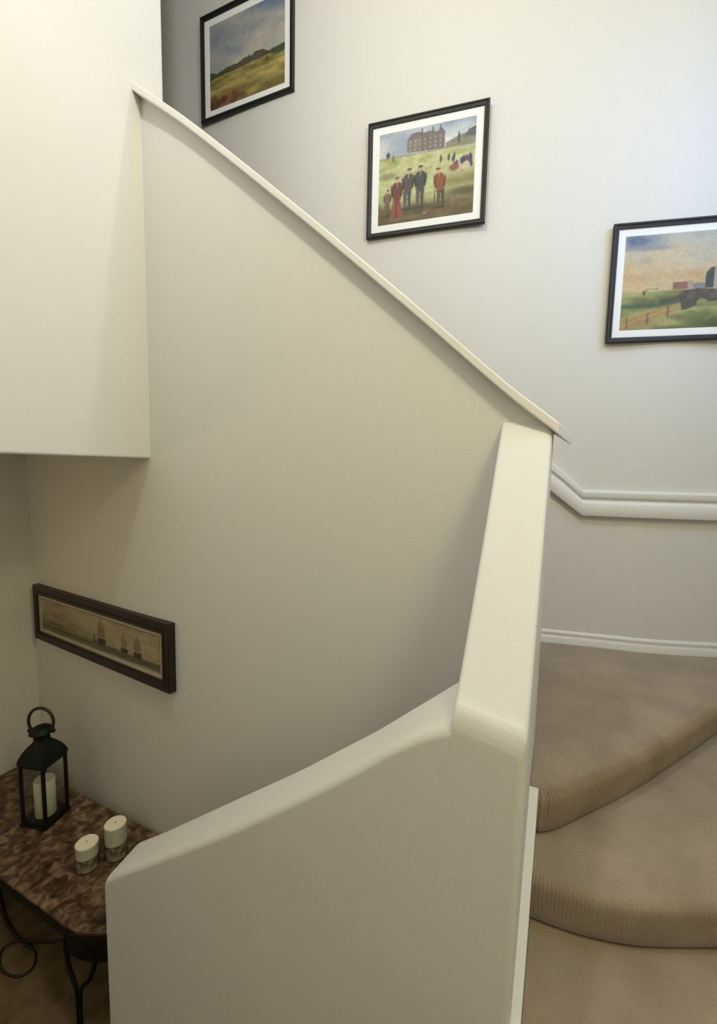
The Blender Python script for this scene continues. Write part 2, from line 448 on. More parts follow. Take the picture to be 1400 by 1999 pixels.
back_full = [(XR, wall_y(XR) - 0.004)] + [p for p in clipped_wall(-0.0, XR)][::-1]
step1 = carpet_step(nose1, [(XR, 2.5), (XR, wall_y(XR) - 0.01)] + clipped_wall(0.0, XR - 0.05)[::-1] + [(-0.049, wall_y(-0.049) - 0.003), (-0.049, 1.81), (-0.0165, 1.81)], 0.0, RISE, relief=0.0018)
nose2 = spline([(-0.0475, 1.712), (-0.012, 1.714), (0.004, 1.722), (0.038, 1.748), (0.10, 1.822), (0.348, 2.137), (0.60, 2.508), (0.846, 2.885), (1.13, 3.32), (1.27, 3.57)], 8)
nose2 = [p for p in nose2 if p[1] < wall_y(p[0]) - 0.01]
xe = float(nose2[-1][0])
step2 = carpet_step(nose2, clipped_wall(-0.7, xe - 0.09)[::-1] + [(-0.7, 1.99), (-0.0485, 1.99)], RISE, 2 * RISE)
# flight rising to the left behind the wall
x = -0.30
k = 3
while x > -2.35:
    x2 = x - 0.217
    yl = 1.99
    bm = bmesh.new()
    prism(bm, [(x + 0.02, yl), (x + 0.02, wall_y(x) - 0.012), (max(x - 0.6, -3.4), wall_y(max(x - 0.6, -3.4)) - 0.012), (max(x - 0.6, -3.4), yl)], 2, (k - 1) * RISE, k * RISE)
    o = from_bm('step', bm, M['carpet'], stair); o.matrix_parent_inverse = Matrix.Translation(-Vector(stair.location)); bevel(o, 0.02, 2)
    x = x2; k += 1
# flight going down to the left in front of the guard wall (part of the floor of the setting)
dn = [(-0.050, LOW - 0.02), (-0.050, -RISE)]
for j in range(7):
    dn += [(-0.050 - 0.27 * (j + 1), -RISE * (j + 1)), (-0.050 - 0.27 * (j + 1), -RISE * (j + 2))]
bm = bmesh.new(); prism(bm, dn, 1, 0.02, YF - 0.004)
o = from_bm('floor_descending', bm, M['carpet'], kind='structure'); bevel(o, 0.02, 2)
bm = bmesh.new(); prism(bm, [(-0.045, -2.2), (1.598, -2.2), (1.598, 2.4), (-0.0165, 2.0), (-0.0165, 1.09), (-0.045, 1.09)], 2, -0.2, 0.0)
o = from_bm('floor', bm, M['carpet'], kind='structure')

# ------------------------------------------------------------------ handrail and skirting on the curved wall
def wall_frame(x):
    dy = (wall_y(x + 0.02) - wall_y(x - 0.02)) / 0.04
    n = Vector((dy, -1, 0)).normalized()
    return n
rail_prof = [(-0.004, 0.0), (0.046, 0.0), (0.05, 0.006), (0.05, 0.082), (0.045, 0.092), (0.030, 0.104), (0.022, 0.108), (0.022, 0.116), (0.036, 0.122), (0.040, 0.128), (0.038, 0.160), (0.030, 0.168), (0.010, 0.175), (-0.004, 0.175)]
XK = 0.115; ZK = 1.283
bm = bmesh.new()
rx = [-1.9, -1.6, -1.3, -1.0, -0.8, -0.6, -0.45, -0.3, -0.2, -0.1, 0.0, XK, 0.2, 0.3, 0.4, 0.5, 0.6, 0.7, 0.8, 0.9, 1.0, 1.2, 1.4, 1.59]
path, frames = [], []
for x in rx:
    n = wall_frame(x)
    z = ZK + max(0, (XK - x)) * 0.80 + max(0, x - XK) * 0.0
    path.append((x, wall_y(x), z))
    frames.append((n, Vector((0, 0, 1)) * (1.12 if x < XK - 0.01 else 1.0)))
sweep(bm, path, frames, rail_prof)
o = from_bm('handrail', bm, M['trim']); autosmooth(o, 40)
o['label'] = 'white moulded wooden handrail fixed along the curved wall above the upper tread'; o['category'] = 'handrail'

bm = bmesh.new()
base_prof = [(-0.003, -0.02), (0.020, -0.02), (0.020, 0.040), (0.016, 0.046), (0.013, 0.050), (0.013, 0.062), (0.016, 0.068), (0.014, 0.078), (0.006, 0.088), (-0.003, 0.090)]
path, frames = [], []
for x in np.linspace(-0.25, 1.55, 30):
    path.append((x, wall_y(x), 0.362 if x < 1.2 else 0.362)); frames.append((wall_frame(x), Vector((0, 0, 1))))
sweep(bm, path, frames, base_prof)
o = from_bm('baseboard_back', bm, M['trim'], kind='structure'); autosmooth(o, 40)

# ------------------------------------------------------------------ painted prints (flat ink colours on a fine grid)
rng = np.random.default_rng(7)
def fbm(h, w, fx, fy, oct=5, seed=0):
    r = np.random.default_rng(seed); out = np.zeros((h, w)); amp = 1; tot = 0
    for o_ in range(oct):
        gx, gy = max(2, int(fx * 2 ** o_)) + 2, max(2, int(fy * 2 ** o_)) + 2
        g = r.random((gy, gx))
        yy = np.linspace(0, gy - 1.001, h); xx = np.linspace(0, gx - 1.001, w)
        iy = yy.astype(int); ix = xx.astype(int); ty = (yy - iy)[:, None]; tx = (xx - ix)[None]
        ty = ty * ty * (3 - 2 * ty); tx = tx * tx * (3 - 2 * tx)
        a = g[iy][:, ix]; b = g[iy][:, np.minimum(ix + 1, gx - 1)]; c_ = g[np.minimum(iy + 1, gy - 1)][:, ix]; d = g[np.minimum(iy + 1, gy - 1)][:, np.minimum(ix + 1, gx - 1)]
        out += amp * ((a * (1 - tx) + b * tx) * (1 - ty) + (c_ * (1 - tx) + d * tx) * ty); tot += amp; amp *= 0.55
    out = out / tot
    return (out - out.min()) / (out.max() - out.min())
def col(*c): return np.array(c, float) / 255
class Canvas:
    def __init__(s, w, h):
        s.w, s.h = w, h; s.a = np.zeros((h, w, 3))
        s.u, s.v = np.meshgrid(np.linspace(0, 1, w), np.linspace(0, 1, h))       # v = 0 at the top
    def mix(s, c, m):
        m = np.clip(m, 0, 1)[..., None]; s.a = s.a * (1 - m) + np.asarray(c) * m
    def ramp(s, t, cols):
        t = np.clip(t, 0, 1); k = np.linspace(0, 1, len(cols)); c = np.array(cols)
        return np.stack([np.interp(t, k, c[:, i]) for i in range(3)], -1)
    def ell(s, cx, cy, rx, ry, c, soft=0.25, m=1.0, rot=0.0):
        du, dv = s.u - cx, s.v - cy
        if rot:
            ca, sa = math.cos(rot), math.sin(rot); du, dv = du * ca + dv * sa, -du * sa + dv * ca
        d = np.hypot(du / rx, dv / ry); s.mix(c, m * np.clip((1 + soft - d) / (2 * soft), 0, 1))
    def rect(s, x0, y0, x1, y1, c, m=1.0, soft=0.006):
        e = lambda t: np.clip(t / soft + 0.5, 0, 1)
        s.mix(c, m * e(s.u - x0) * e(x1 - s.u) * e(s.v - y0) * e(y1 - s.v))
    def poly(s, pts, c, m=1.0):
        ins = np.zeros((s.h, s.w), bool); n = len(pts)
        for i in range(n):
            x0, y0 = pts[i]; x1, y1 = pts[(i + 1) % n]
            cond = ((y0 > s.v) != (y1 > s.v))
            with np.errstate(divide='ignore', invalid='ignore'):
                xi = (x1 - x0) * (s.v - y0) / ((y1 - y0) if y1 != y0 else 1e-9) + x0
            ins ^= cond & (s.u < xi)
        s.mix(c, m * ins.astype(float))
def grain(cv, amt, seed, sat=0.84, gain=0.94):
    l = cv.a.mean(-1, keepdims=True); cv.a = (l + (cv.a - l) * sat) * gain
    k = np.pad(cv.a, ((1, 1), (1, 1), (0, 0)), 'edge'); H, W = cv.h, cv.w
    cv.a = (k[1:-1, 1:-1] * 2 + k[:-2, 1:-1] + k[2:, 1:-1] + k[1:-1, :-2] + k[1:-1, 2:]) / 6
    for c_ in range(3): cv.a[..., c_] *= 1 + 0.07 * (fbm(H, W, 14, 12, 3, seed + 50 + c_) - 0.5)
    cv.a *= (1 + amt * (fbm(cv.h, cv.w, 50, 50, 2, seed) - 0.5))[..., None]
    cv.a = np.clip(cv.a, 0, 1)

def paint_moor():
    c = Canvas(190, 165); n1 = fbm(c.h, c.w, 2, 4, 3, 1); n2 = fbm(c.h, c.w, 4, 14, 5, 2); n3 = fbm(c.h, c.w, 8, 10, 5, 3)
    sky = c.ramp(n1 * 0.75 + 0.35 * (c.v / 0.6) - 0.1, [col(122, 134, 158), col(156, 160, 166), col(186, 180, 170), col(206, 194, 172)])
    c.a = sky
    c.mix(col(70, 95, 160), np.clip(1.3 - np.hypot((c.u - 1.0) / 0.28, (c.v) / 0.16), 0, 1) * 0.9)
    c.mix(col(95, 112, 155), np.clip(1.1 - np.hypot((c.u - 0.65) / 0.2, (c.v - 0.22) / 0.08), 0, 1) * 0.6 * n3)
    hz = 0.60 - 0.015 * c.u
    land = np.clip((c.v - hz) / 0.01, 0, 1)
    g = c.ramp(n2, [col(96, 92, 40), col(140, 128, 58), col(186, 168, 92), col(205, 185, 110)])
    c.mix(g, land)
    tr = hz - 0.055 * (fbm(1, c.w, 9, 2, 5, 9)[0][None] * 0.9 + 0.1) - 0.03 * np.exp(-((c.u - 0.68) / 0.12) ** 2)
    c.mix(col(58, 66, 42), ((c.v > tr) & (c.v < hz + 0.035 - 0.02 * c.u)).astype(float) * 0.9)
    c.mix(col(98, 80, 78), ((c.v > tr + 0.02) & (c.v < hz + 0.02) & (c.u > 0.3) & (c.u < 0.72)).astype(float) * 0.8)
    c.ell(0.93, 0.60, 0.1, 0.04, col(62, 82, 44)); c.ell(0.77, 0.645, 0.008, 0.03, col(70, 50, 40))
    c.mix(col(120, 106, 48), np.exp(-((c.v - 0.71 + 0.03 * c.u) / 0.012) ** 2) * (c.u > 0.6) * 0.7)
    rust = np.clip((c.v - 0.78) / 0.14, 0, 1) * np.clip((0.62 - c.u) / 0.35, 0, 1) * (0.35 + 0.9 * n3)
    c.mix(col(150, 84, 52), rust); c.mix(col(72, 52, 30), rust * (fbm(c.h, c.w, 14, 14, 4, 4) > 0.56) * 0.9)
    c.mix(col(112, 100, 48), np.clip((c.v - 0.80) / 0.1, 0, 1) * np.clip((c.u - 0.55) / 0.2, 0, 1) * 0.6)
    grain(c, 0.12, 5); return c.a
def figure(c, x, y, h, coat, legs, hat, lean=0.0, skirt=False):
    w = h * 0.115; dark = coat * 0.72; skin = col(206, 168, 138)
    if skirt:
        c.poly([(x - w * 0.45, y - h * 0.56), (x + w * 0.5, y - h * 0.56), (x + w * 0.9, y - h * 0.25), (x + w * 1.35, y), (x - w * 1.35, y), (x - w * 0.95, y - h * 0.25)], legs)
        c.poly([(x - w * 0.1, y - h * 0.5), (x + w * 0.15, y - h * 0.5), (x + w * 0.1, y), (x - w * 0.35, y)], legs * 0.78)
    else:
        c.poly([(x - w * .80, y - h * .46), (x + w * .05, y - h * .46), (x - w * .12, y - h * .22), (x - w * .2, y - h * .02), (x - w * .62, y - h * .02), (x - w * .72, y - h * .22)], legs)
        c.poly([(x + w * .0, y - h * .46), (x + w * .80, y - h * .46), (x + w * .72, y - h * .22), (x + w * .66, y - h * .02), (x + w * .24, y - h * .02), (x + w * .14, y - h * .22)], legs * 0.85)
        for q in (-.45, .45): c.ell(x + w * q, y - h * .01, w * .32, h * .018, legs * 0.5)
    c.poly([(x - w * .35 + lean, y - h * .84), (x + w * .35 + lean, y - h * .84), (x + w * .95 + lean, y - h * .79), (x + w * 1.0 + lean * .5, y - h * .60), (x + w * .92, y - h * .42), (x - w * .92, y - h * .42), (x - w * 1.0 + lean * .5, y - h * .60), (x - w * .95 + lean, y - h * .79)], coat)
    for q in (-1, 1): c.ell(x + q * w * .98 + lean * .6, y - h * .62, w * .24, h * .15, dark, 0.3, 0.9, 0.12 * q)
    c.poly([(x - w * .12 + lean, y - h * .84), (x + w * .12 + lean, y - h * .84), (x + lean * .7, y - h * .68)], col(206, 200, 186), 0.8)
    for q in (-1, 1): c.ell(x + q * w * .85 + lean * .3, y - h * .46, w * .16, h * .022, skin)
    c.ell(x + lean * 1.5, y - h * .895, w * .36, h * .050, skin)
    c.ell(x + lean * 1.5, y - h * .940, w * .46, h * .024, hat)
def paint_links():
    c = Canvas(215, 200); n1 = fbm(c.h, c.w, 3, 4, 3, 11); n2 = fbm(c.h, c.w, 5, 14, 5, 12); n3 = fbm(c.h, c.w, 9, 9, 5, 13)
    c.a = c.ramp(n1 * 0.8 + 0.25 * (c.v / 0.4), [col(138, 154, 184), col(176, 188, 206), col(208, 213, 220), col(226, 228, 230)])
    hz = 0.27 + 0.02 * c.u
    c.mix(c.ramp(n2, [col(150, 158, 92), col(178, 184, 118), col(204, 206, 150), col(190, 188, 120)]), np.clip((c.v - hz) / 0.012, 0, 1))
    # generic large house on the skyline
    c.poly([(0.30, 0.13), (0.34, 0.06), (0.42, 0.045), (0.47, 0.07), (0.55, 0.06), (0.60, 0.085), (0.66, 0.05), (0.69, 0.10), (0.69, 0.27), (0.30, 0.25)], col(126, 114, 110))
    c.poly([(0.30, 0.15), (0.43, 0.10), (0.43, 0.25), (0.30, 0.25)], col(144, 124, 112))
    for i in range(7):
        for j in range(3):
            c.rect(0.325 + i * 0.052, 0.125 + j * 0.045, 0.341 + i * 0.052, 0.15 + j * 0.045, col(186, 174, 164), 0.75)
    for x_ in (0.45, 0.56, 0.635): c.rect(x_, 0.02, x_ + 0.012, 0.09, col(92, 80, 80))
    c.poly([(0.70, 0.22), (0.80, 0.18), (0.90, 0.15), (1.0, 0.12), (1.0, 0.28), (0.70, 0.28)], col(142, 140, 118))
    c.poly([(0.88, 0.19), (0.93, 0.12), (1.0, 0.10), (1.0, 0.20)], col(96, 98, 104)); c.ell(0.83, 0.19, 0.012, 0.06, col(84, 88, 80))
    c.rect(0.0, 0.265, 1.0, 0.285, col(156, 150, 108), 0.7)
    c.ell(0.10, 0.24, 0.022, 0.03, col(70, 86, 84)); c.rect(0.15, 0.25, 0.165, 0.32, col(82, 88, 88), 0.8)
    c.ell(0.10, 0.47, 0.08, 0.035, col(140, 134, 100), 0.5, 0.8)
    # foreground
    fg = np.clip((c.v - 0.74 - 0.05 * (n3 - 0.5)) / 0.10, 0, 1)
    c.mix(c.ramp(n2 * 0.7 + 0.3 * n3, [col(64, 52, 34), col(98, 82, 52), col(124, 108, 66), col(112, 118, 64)]), fg)
    c.mix(col(128, 120, 60), np.clip((c.u - 0.62) / 0.12, 0, 1) * np.clip(1 - abs(c.v - 0.63) / 0.12, 0, 1) * 0.8)
    c.ell(0.93, 0.75, 0.2, 0.045, col(84, 72, 46), 0.5, 0.8)
    # far spectators
    for k in range(16):
        x_ = 0.78 + 0.19 * ((k * 0.37) % 1); y_ = 0.40 + 0.09 * ((k * 0.61) % 1)
        c.ell(x_, y_, 0.013, 0.03, [col(70, 66, 80), col(190, 182, 178), col(120, 74, 70), col(62, 70, 108)][k % 4])
    c.ell(0.79, 0.49, 0.05, 0.035, col(150, 92, 74)); c.ell(0.95, 0.42, 0.02, 0.05, col(66, 70, 110))
    for x_ in (0.655, 0.735, 0.79): c.ell(x_, 0.375, 0.011, 0.038, col(78, 80, 80))
    # caddie, lady, two men, striker
    c.ell(0.15, 0.90, 0.16, 0.025, col(70, 66, 38), 0.6, 0.6); c.ell(0.36, 0.85, 0.12, 0.02, col(70, 66, 38), 0.6, 0.6)
    figure(c, 0.10, 0.90, 0.30, col(122, 104, 80), col(120, 100, 70), col(80, 66, 52), 0.005)
    figure(c, 0.205, 0.93, 0.46, col(120, 66, 50), col(156, 78, 64), col(110, 84, 64), 0.0, True)
    figure(c, 0.315, 0.86, 0.46, col(92, 78, 74), col(90, 86, 96), col(72, 62, 60), 0.012)
    figure(c, 0.45, 0.86, 0.47, col(72, 76, 72), col(92, 88, 84), col(62, 62, 62), 0.0)
    figure(c, 0.665, 0.89, 0.44, col(148, 84, 48), col(96, 84, 52), col(96, 60, 44), -0.022)
    c.poly([(0.60, 0.70), (0.613, 0.70), (0.60, 0.90), (0.592, 0.90)], col(86, 74, 56))
    c.ell(0.50, 0.925, 0.008, 0.008, col(215, 215, 205))
    grain(c, 0.14, 15); return c.a
def paint_bridge():
    c = Canvas(250, 190); n1 = fbm(c.h, c.w, 2, 5, 3, 21); n2 = fbm(c.h, c.w, 4, 14, 5, 22); n3 = fbm(c.h, c.w, 10, 10, 5, 23)
    c.a = c.ramp(0.62 * c.v / 0.6 + 0.35 * n1, [col(160, 166, 176), col(192, 186, 172), col(208, 192, 154), col(214, 184, 128), col(204, 162, 108)])
    c.mix(col(76, 100, 146), np.clip(1.25 - np.hypot((c.u - 0.10) / 0.20, (c.v - 0.06) / 0.10), 0, 1) * (0.4 + 0.8 * n3))
    c.mix(col(138, 138, 152), np.clip(1.1 - np.hypot((c.u - 0.24) / 0.2, (c.v - 0.14) / 0.04), 0, 1) * 0.8)
    c.mix(col(150, 146, 150), np.clip(1.1 - np.hypot((c.u - 0.12) / 0.14, (c.v - 0.27) / 0.05), 0, 1) * 0.7 * n3)
    c.mix(col(204, 152, 98), np.exp(-((c.v - 0.44) / 0.05) ** 2) * 0.35)
    hz = 0.585
    c.mix(c.ramp(n2, [col(88, 100, 52), col(128, 134, 72), col(168, 168, 100), col(186, 178, 112)]), np.clip((c.v - hz) / 0.01, 0, 1))
    # town on the skyline
    c.rect(0.39, 0.51, 0.50, 0.585, col(150, 104, 88)); c.rect(0.50, 0.50, 0.54, 0.585, col(178, 158, 138)); c.rect(0.54, 0.53, 0.63, 0.585, col(140, 134, 134))
    c.poly([(0.63, 0.585), (0.63, 0.43), (0.66, 0.38), (0.70, 0.37), (0.70, 0.585)], col(76, 80, 78))
    c.poly([(0.69, 0.585), (0.69, 0.37), (0.74, 0.40), (0.80, 0.36), (0.86, 0.40), (0.92, 0.42), (0.92, 0.585)], col(176, 162, 150))
    for i in range(5):
        for j in range(3): c.rect(0.715 + i * 0.04, 0.42 + j * 0.05, 0.727 + i * 0.04, 0.45 + j * 0.05, col(92, 88, 90), 0.85)
    c.rect(0.19, 0.565, 0.28, 0.571, col(120, 104, 84)); c.rect(0.19, 0.565, 0.195, 0.59, col(120, 104, 84)); c.rect(0.275, 0.565, 0.28, 0.59, col(120, 104, 84))
    c.ell(0.175, 0.607, 0.010, 0.026, col(86, 84, 54))
    # burn and generic stone footbridge
    c.mix(col(70, 92, 66), np.exp(-((c.v - 0.745 + 0.06 * c.u) / 0.035) ** 2) * np.clip((0.52 - c.u) / 0.1, 0, 1) * 0.85)
    c.poly([(0.44, 0.64), (0.47, 0.60), (0.58, 0.585), (0.70, 0.60), (0.77, 0.66), (0.76, 0.72), (0.66, 0.73), (0.645, 0.70), (0.61, 0.685), (0.58, 0.71), (0.575, 0.76), (0.50, 0.80), (0.46, 0.80)], col(88, 78, 68))
    c.mix(col(112, 98, 86), ((fbm(c.h, c.w, 30, 20, 2, 25) > .55) & (np.abs(c.u - 0.6) < 0.17) & (c.v > 0.6) & (c.v < 0.69)).astype(float) * 0.6)
    c.mix(col(72, 66, 52), np.exp(-((c.v - 0.66 - 0.22 * (0.5 - c.u)) / 0.028) ** 2) * ((c.u < 0.5) & (c.u > 0.3)) * 0.7)
    # bank and fence
    c.poly([(0, 0.86), (0.2, 0.80), (0.46, 0.72), (0.47, 0.80), (0.3, 0.92), (0.25, 1), (0, 1)], col(182, 158, 96), 0.7)
    for y0 in (0.90, 0.955):
        c.poly([(0, y0 + 0.02), (0.42, y0 - 0.17), (0.42, y0 - 0.155), (0, y0 + 0.04)], col(188, 124, 74))
    for x_, y_ in ((0.05, 0.86), (0.21, 0.82), (0.36, 0.75)): c.rect(x_, y_, x_ + 0.014, y_ + 0.12, col(142, 94, 58))
    c.mix(col(104, 112, 58), np.clip((c.v - 0.80) / 0.1, 0, 1) * np.clip((c.u - 0.42) / 0.12, 0, 1) * (0.4 + 0.5 * n3))
    c.mix(col(56, 74, 46), np.clip((c.v - 0.88) / 0.08, 0, 1) * np.clip((c.u - 0.5) / 0.2, 0, 1) * 0.6)
    grain(c, 0.12, 27); return c.a
def paint_ships():
    c = Canvas(300, 80); n1 = fbm(c.h, c.w, 6, 3, 5, 31); n2 = fbm(c.h, c.w, 8, 12, 4, 32)
    c.a = c.ramp(n1 * 0.6 + 0.3 * (1 - c.v) + 0.2 * c.u, [col(112, 100, 78), col(148, 134, 104), col(176, 160, 126), col(190, 176, 140)])
    hz = 0.74
    c.mix(c.ramp(n2, [col(84, 76, 54), col(120, 108, 80), col(150, 138, 106)]), np.clip((c.v - hz) / 0.06, 0, 1))
    c.mix(col(92, 84, 62), np.clip(1.2 - np.hypot((c.u - 0.14) / 0.2, (c.v - 0.72) / 0.10), 0, 1) * 0.8)
    def ship(x, s, sail):
        c.poly([(x - .035 * s, .80 - .16 * s), (x + .04 * s, .80 - .18 * s), (x + .03 * s, .80), (x - .03 * s, .80)], col(70, 48, 34))
        for dx, hh in ((-.018, .5), (.0, .62), (.02, .48)):
            c.rect(x + dx * s - .0012, .80 - (hh + .14) * s, x + dx * s + .0012, .72, col(76, 62, 46))
            c.poly([(x + dx * s - .012 * s, .78 - hh * s), (x + dx * s + .006 * s, .80 - (hh + .08) * s), (x + dx * s + .010 * s, .80 - .2 * s), (x + dx * s - .014 * s, .80 - .22 * s)], sail, .75)
    ship(.56, 1.0, col(146, 108, 76)); ship(.74, .75, col(140, 126, 98)); ship(.84, .85, col(128, 112, 86)); ship(.50, .35, col(112, 98, 72))
    c.mix(col(78, 72, 48), np.exp(-((c.v - .86) / .05) ** 2) * (0.3 + .5 * n2))
    grain(c, 0.2, 33); return c.a

def print_mesh(name, arr, w, h, parent, loc):
    H, W = arr.shape[:2]
    X, Z = np.meshgrid(np.linspace(-w / 2, w / 2, W), np.linspace(h / 2, -h / 2, H))
    co = np.stack([X, np.zeros_like(X), Z], -1).reshape(-1, 3)
    i = np.arange((H - 1) * (W - 1)); r, q = i // (W - 1), i % (W - 1); a = r * W + q
    quads = np.stack([a, a + W, a + W + 1, a + 1], 1)
    me = bpy.data.meshes.new(name)
    me.vertices.add(len(co)); me.vertices.foreach_set('co', co.ravel())
    me.loops.add(quads.size); me.loops.foreach_set('vertex_index', quads.ravel().astype(np.int32))
    me.polygons.add(len(quads)); me.polygons.foreach_set('loop_start', np.arange(0, quads.size, 4, dtype=np.int32))
    me.update(calc_edges=True)
    at = me.color_attributes.new('ink', 'FLOAT_COLOR', 'POINT')
    s = np.clip(arr.reshape(-1, 3), 0, 1)
    l = np.where(s <= 0.04045, s / 12.92, ((s + 0.055) / 1.055) ** 2.4)
    at.data.foreach_set('color', np.concatenate([l, np.ones((len(l), 1))], 1).ravel())
    o = link(name, me, M['print'], parent); o.location = loc
    return o
def frame_mesh(name, w, h, prof, m, parent, label=None):
    """mitred moulding: prof = (inset from the outer edge, depth towards the viewer)"""
    bm = bmesh.new(); rows = []
    for ins, d in prof:
        a, b = w / 2 - ins, h / 2 - ins
        rows.append([bm.verts.new(v) for v in ((-a, -d, -b), (a, -d, -b), (a, -d, b), (-a, -d, b))])
    n = len(prof)
    for i in range(n):
        A, B = rows[i], rows[(i + 1) % n]
        for j in range(4):
            k = (j + 1) % 4
            bm.faces.new((A[j], A[k], B[k], B[j]))
    return from_bm(name, bm, m, parent, label=label)
def board(name, w, h, d0, d1, m, parent, hole=None):
    bm = bmesh.new()
    if hole:
        return frame_mesh(name, w, h, [(0, d0), (0, d1), (hole[0], d1), (hole[0] + 0.002, d0)], m, parent)
    box(bm, (-w / 2, -d1, -h / 2), (w / 2, -d0, h / 2))
    return from_bm(name, bm, m, parent)
def golf_picture(loc, ang, w, h, arr, label, mw_):
    t = thing('framed_picture', label, 'picture', loc, ang, 'framed landscape prints climbing the stairwell wall')
    fw = 0.034
    frame_mesh('picture_frame', w, h, [(0, -0.004), (0, 0.020), (0.004, 0.026), (0.012, 0.026), (0.015, 0.020), (0.028, 0.016), (fw - 0.002, 0.016), (fw, 0.008), (fw, -0.004)], M['frame'], t)
    iw, ih = w - 2 * fw + 0.006, h - 2 * fw + 0.006
    board('backing_board', iw, ih, -0.003, 0.002, M['oldmount'], t)
    frame_mesh('mount', iw, ih, [(0, 0.0025), (0, 0.006), (mw_, 0.006), (mw_ + 0.002, 0.0045), (mw_ + 0.002, 0.0025)], M['mount'], t)
    print_mesh('print', arr, iw - 2 * mw_ + 0.002, ih - 2 * mw_ + 0.002, t, (0, -0.0042, 0))
    return t
golf_picture((-2.475, 3.012, 4.808), 0.030, 0.892, 0.80, paint_moor(), 'black framed print of a moorland under cloudy sky, hung highest beside the wall edge', 0.050)
golf_picture((-1.005, 3.126, 3.627), 0.142, 0.833, 0.774, paint_links(), 'black framed print of golfers before a big house, hung above the raking trim board', 0.050)
w3 = 0.90; a3 = 0.232
golf_picture((0.187 + math.cos(a3) * w3 / 2, 3.352 + math.sin(a3) * w3 / 2, 2.783), a3, w3, 0.732, paint_bridge(), 'black framed print of a stone footbridge at sunset, hung above the handrail', 0.045)

# long ship picture below the upper hall wall
t = thing('panoramic_picture', 'long narrow dark wood framed picture of sailing ships hung above the marble table', 'picture', (-2.826, 1.836, 0.431), -0.082)
W, H = 1.592, 0.424
frame_mesh('picture_frame', W, H, [(0, -0.03), (0, 0.014), (0.006, 0.020), (0.040, 0.016), (0.046, 0.024), (0.056, 0.022), (0.060, 0.014), (0.072, 0.010), (0.072, -0.005)], M['oldframe'], t)
frame_mesh('gilt_fillet', W - 0.142, H - 0.142, [(0, 0.003), (0, 0.011), (0.007, 0.009), (0.009, 0.003)], M['fillet'], t, label='thin dull gilt inner edge')
frame_mesh('mount', W - 0.156, H - 0.156, [(0, 0.0025), (0, 0.006), (0.018, 0.006), (0.019, 0.0035), (0.019, 0.0025)], M['oldmount'], t)
frame_mesh('mount_line', W - 0.186, H - 0.186, [(0, 0.0062), (0, 0.0068), (0.003, 0.0068), (0.003, 0.0062)], M['oldframe'], t, label='thin dark ruled line')
print_mesh('print', paint_ships(), W - 0.19, H - 0.19, t, (0, -0.004, 0))

# ------------------------------------------------------------------ marble topped table
TZ = -0.775
tab = thing('side_table', 'low table with brown marble top and black wrought iron legs in the alcove', 'table', (-2.7, 1.48, LOW))
inv = Matrix.Translation(-Vector(tab.location))
def to(o, par=tab):
    o.parent = par; o.matrix_parent_inverse = Matrix.Translation(-Vector(par.location)); return o
def rounded_outline(x0, x1, y0, y1, r_front, r_back, inset=0.0):
    x0 += inset; x1 -= inset; y0 += inset; y1 -= inset
    out = [(x0, y0)]
    for a in range(0, 91, 10):
        out.append((x1 - r_front + r_front * math.sin(math.radians(a)), y0 + r_front - r_front * math.cos(math.radians(a))))
    for a in range(0, 91, 15):
        out.append((x1 - r_back + r_back * math.cos(math.radians(a)), y1 - r_back + r_back * math.sin(math.radians(a))))
    out.append((x0, y1))
    return out
TX0, TX1, TY0, TY1 = -3.695, -1.80, 1.19, 1.792
bm = bmesh.new(); prism(bm, rounded_outline(TX0, TX1, TY0, TY1, 0.36, 0.05), 2, TZ - 0.022, TZ)
o = from_bm('table_top', bm, M['marble']); to(o); bevel(o, 0.004, 2, 50); o['label'] = 'mottled brown marble top'
bm = bmesh.new(); prism(bm, rounded_outline(TX0, TX1, TY0, TY1, 0.36, 0.05, -0.006), 2, TZ - 0.058, TZ - 0.0225)
o = from_bm('table_rim', bm, M['iron']); to(o)
def iron_leg(cx, cy, sx, sy):
    """corner bracket plate bent round the table corner, two forged bars meeting low down, split foot"""
    bm = bmesh.new(); R_ = 0.345; rows = []
    for k in range(9):
        a = math.radians(-10 + k * 82 / 8); c_, s_ = math.cos(a), math.sin(a)
        d = 0.125
        rows.append([bm.verts.new((cx + sx * r_ * s_, cy - sy * r_ * c_, z_)) for r_, z_ in ((R_, TZ - 0.0585), (R_, TZ - 0.058 - d), (R_ - 0.012, TZ - 0.058 - d), (R_ - 0.012, TZ - 0.0585))])
    for A, B in zip(rows, rows[1:]):
        for q in range(4): bm.faces.new((A[q], A[(q + 1) % 4], B[(q + 1) % 4], B[q]))
    bm.faces.new(rows[0]); bm.faces.new(rows[-1][::-1])
    def at(ang, z, r_=R_ - 0.006): return (cx + sx * r_ * math.sin(math.radians(ang)), cy - sy * r_ * math.cos(math.radians(ang)), z)
    m = 7
    for a0, s in ((-8, -1), (24, 1)):
        pts = spline([at(a0, TZ - 0.12), at(a0, TZ - 0.20), at(a0 + 0.25 * (m - a0), TZ - 0.28), at(m + s * 4.2, TZ - 0.35), at(m + s * 2.0, TZ - 0.40), at(m + s * 1.6, TZ - 0.48), at(m + s * 2.2, TZ - 0.57), at(m + s * 5.0, LOW + 0.010)], 6)
        tube(bm, pts, [0.014 - 0.006 * q / (len(pts) - 1) for q in range(len(pts))], 8)
    o = from_bm('leg', bm, M['iron']); to(o); autosmooth(o, 40)
iron_leg(TX1 - 0.36, TY0 + 0.36, 1, 1); iron_leg(TX1 - 0.34, TY1 - 0.37, 1, -1)
iron_leg(TX0 + 0.37, TY0 + 0.36, -1, 1); iron_leg(TX0 + 0.37, TY1 - 0.37, -1, -1)
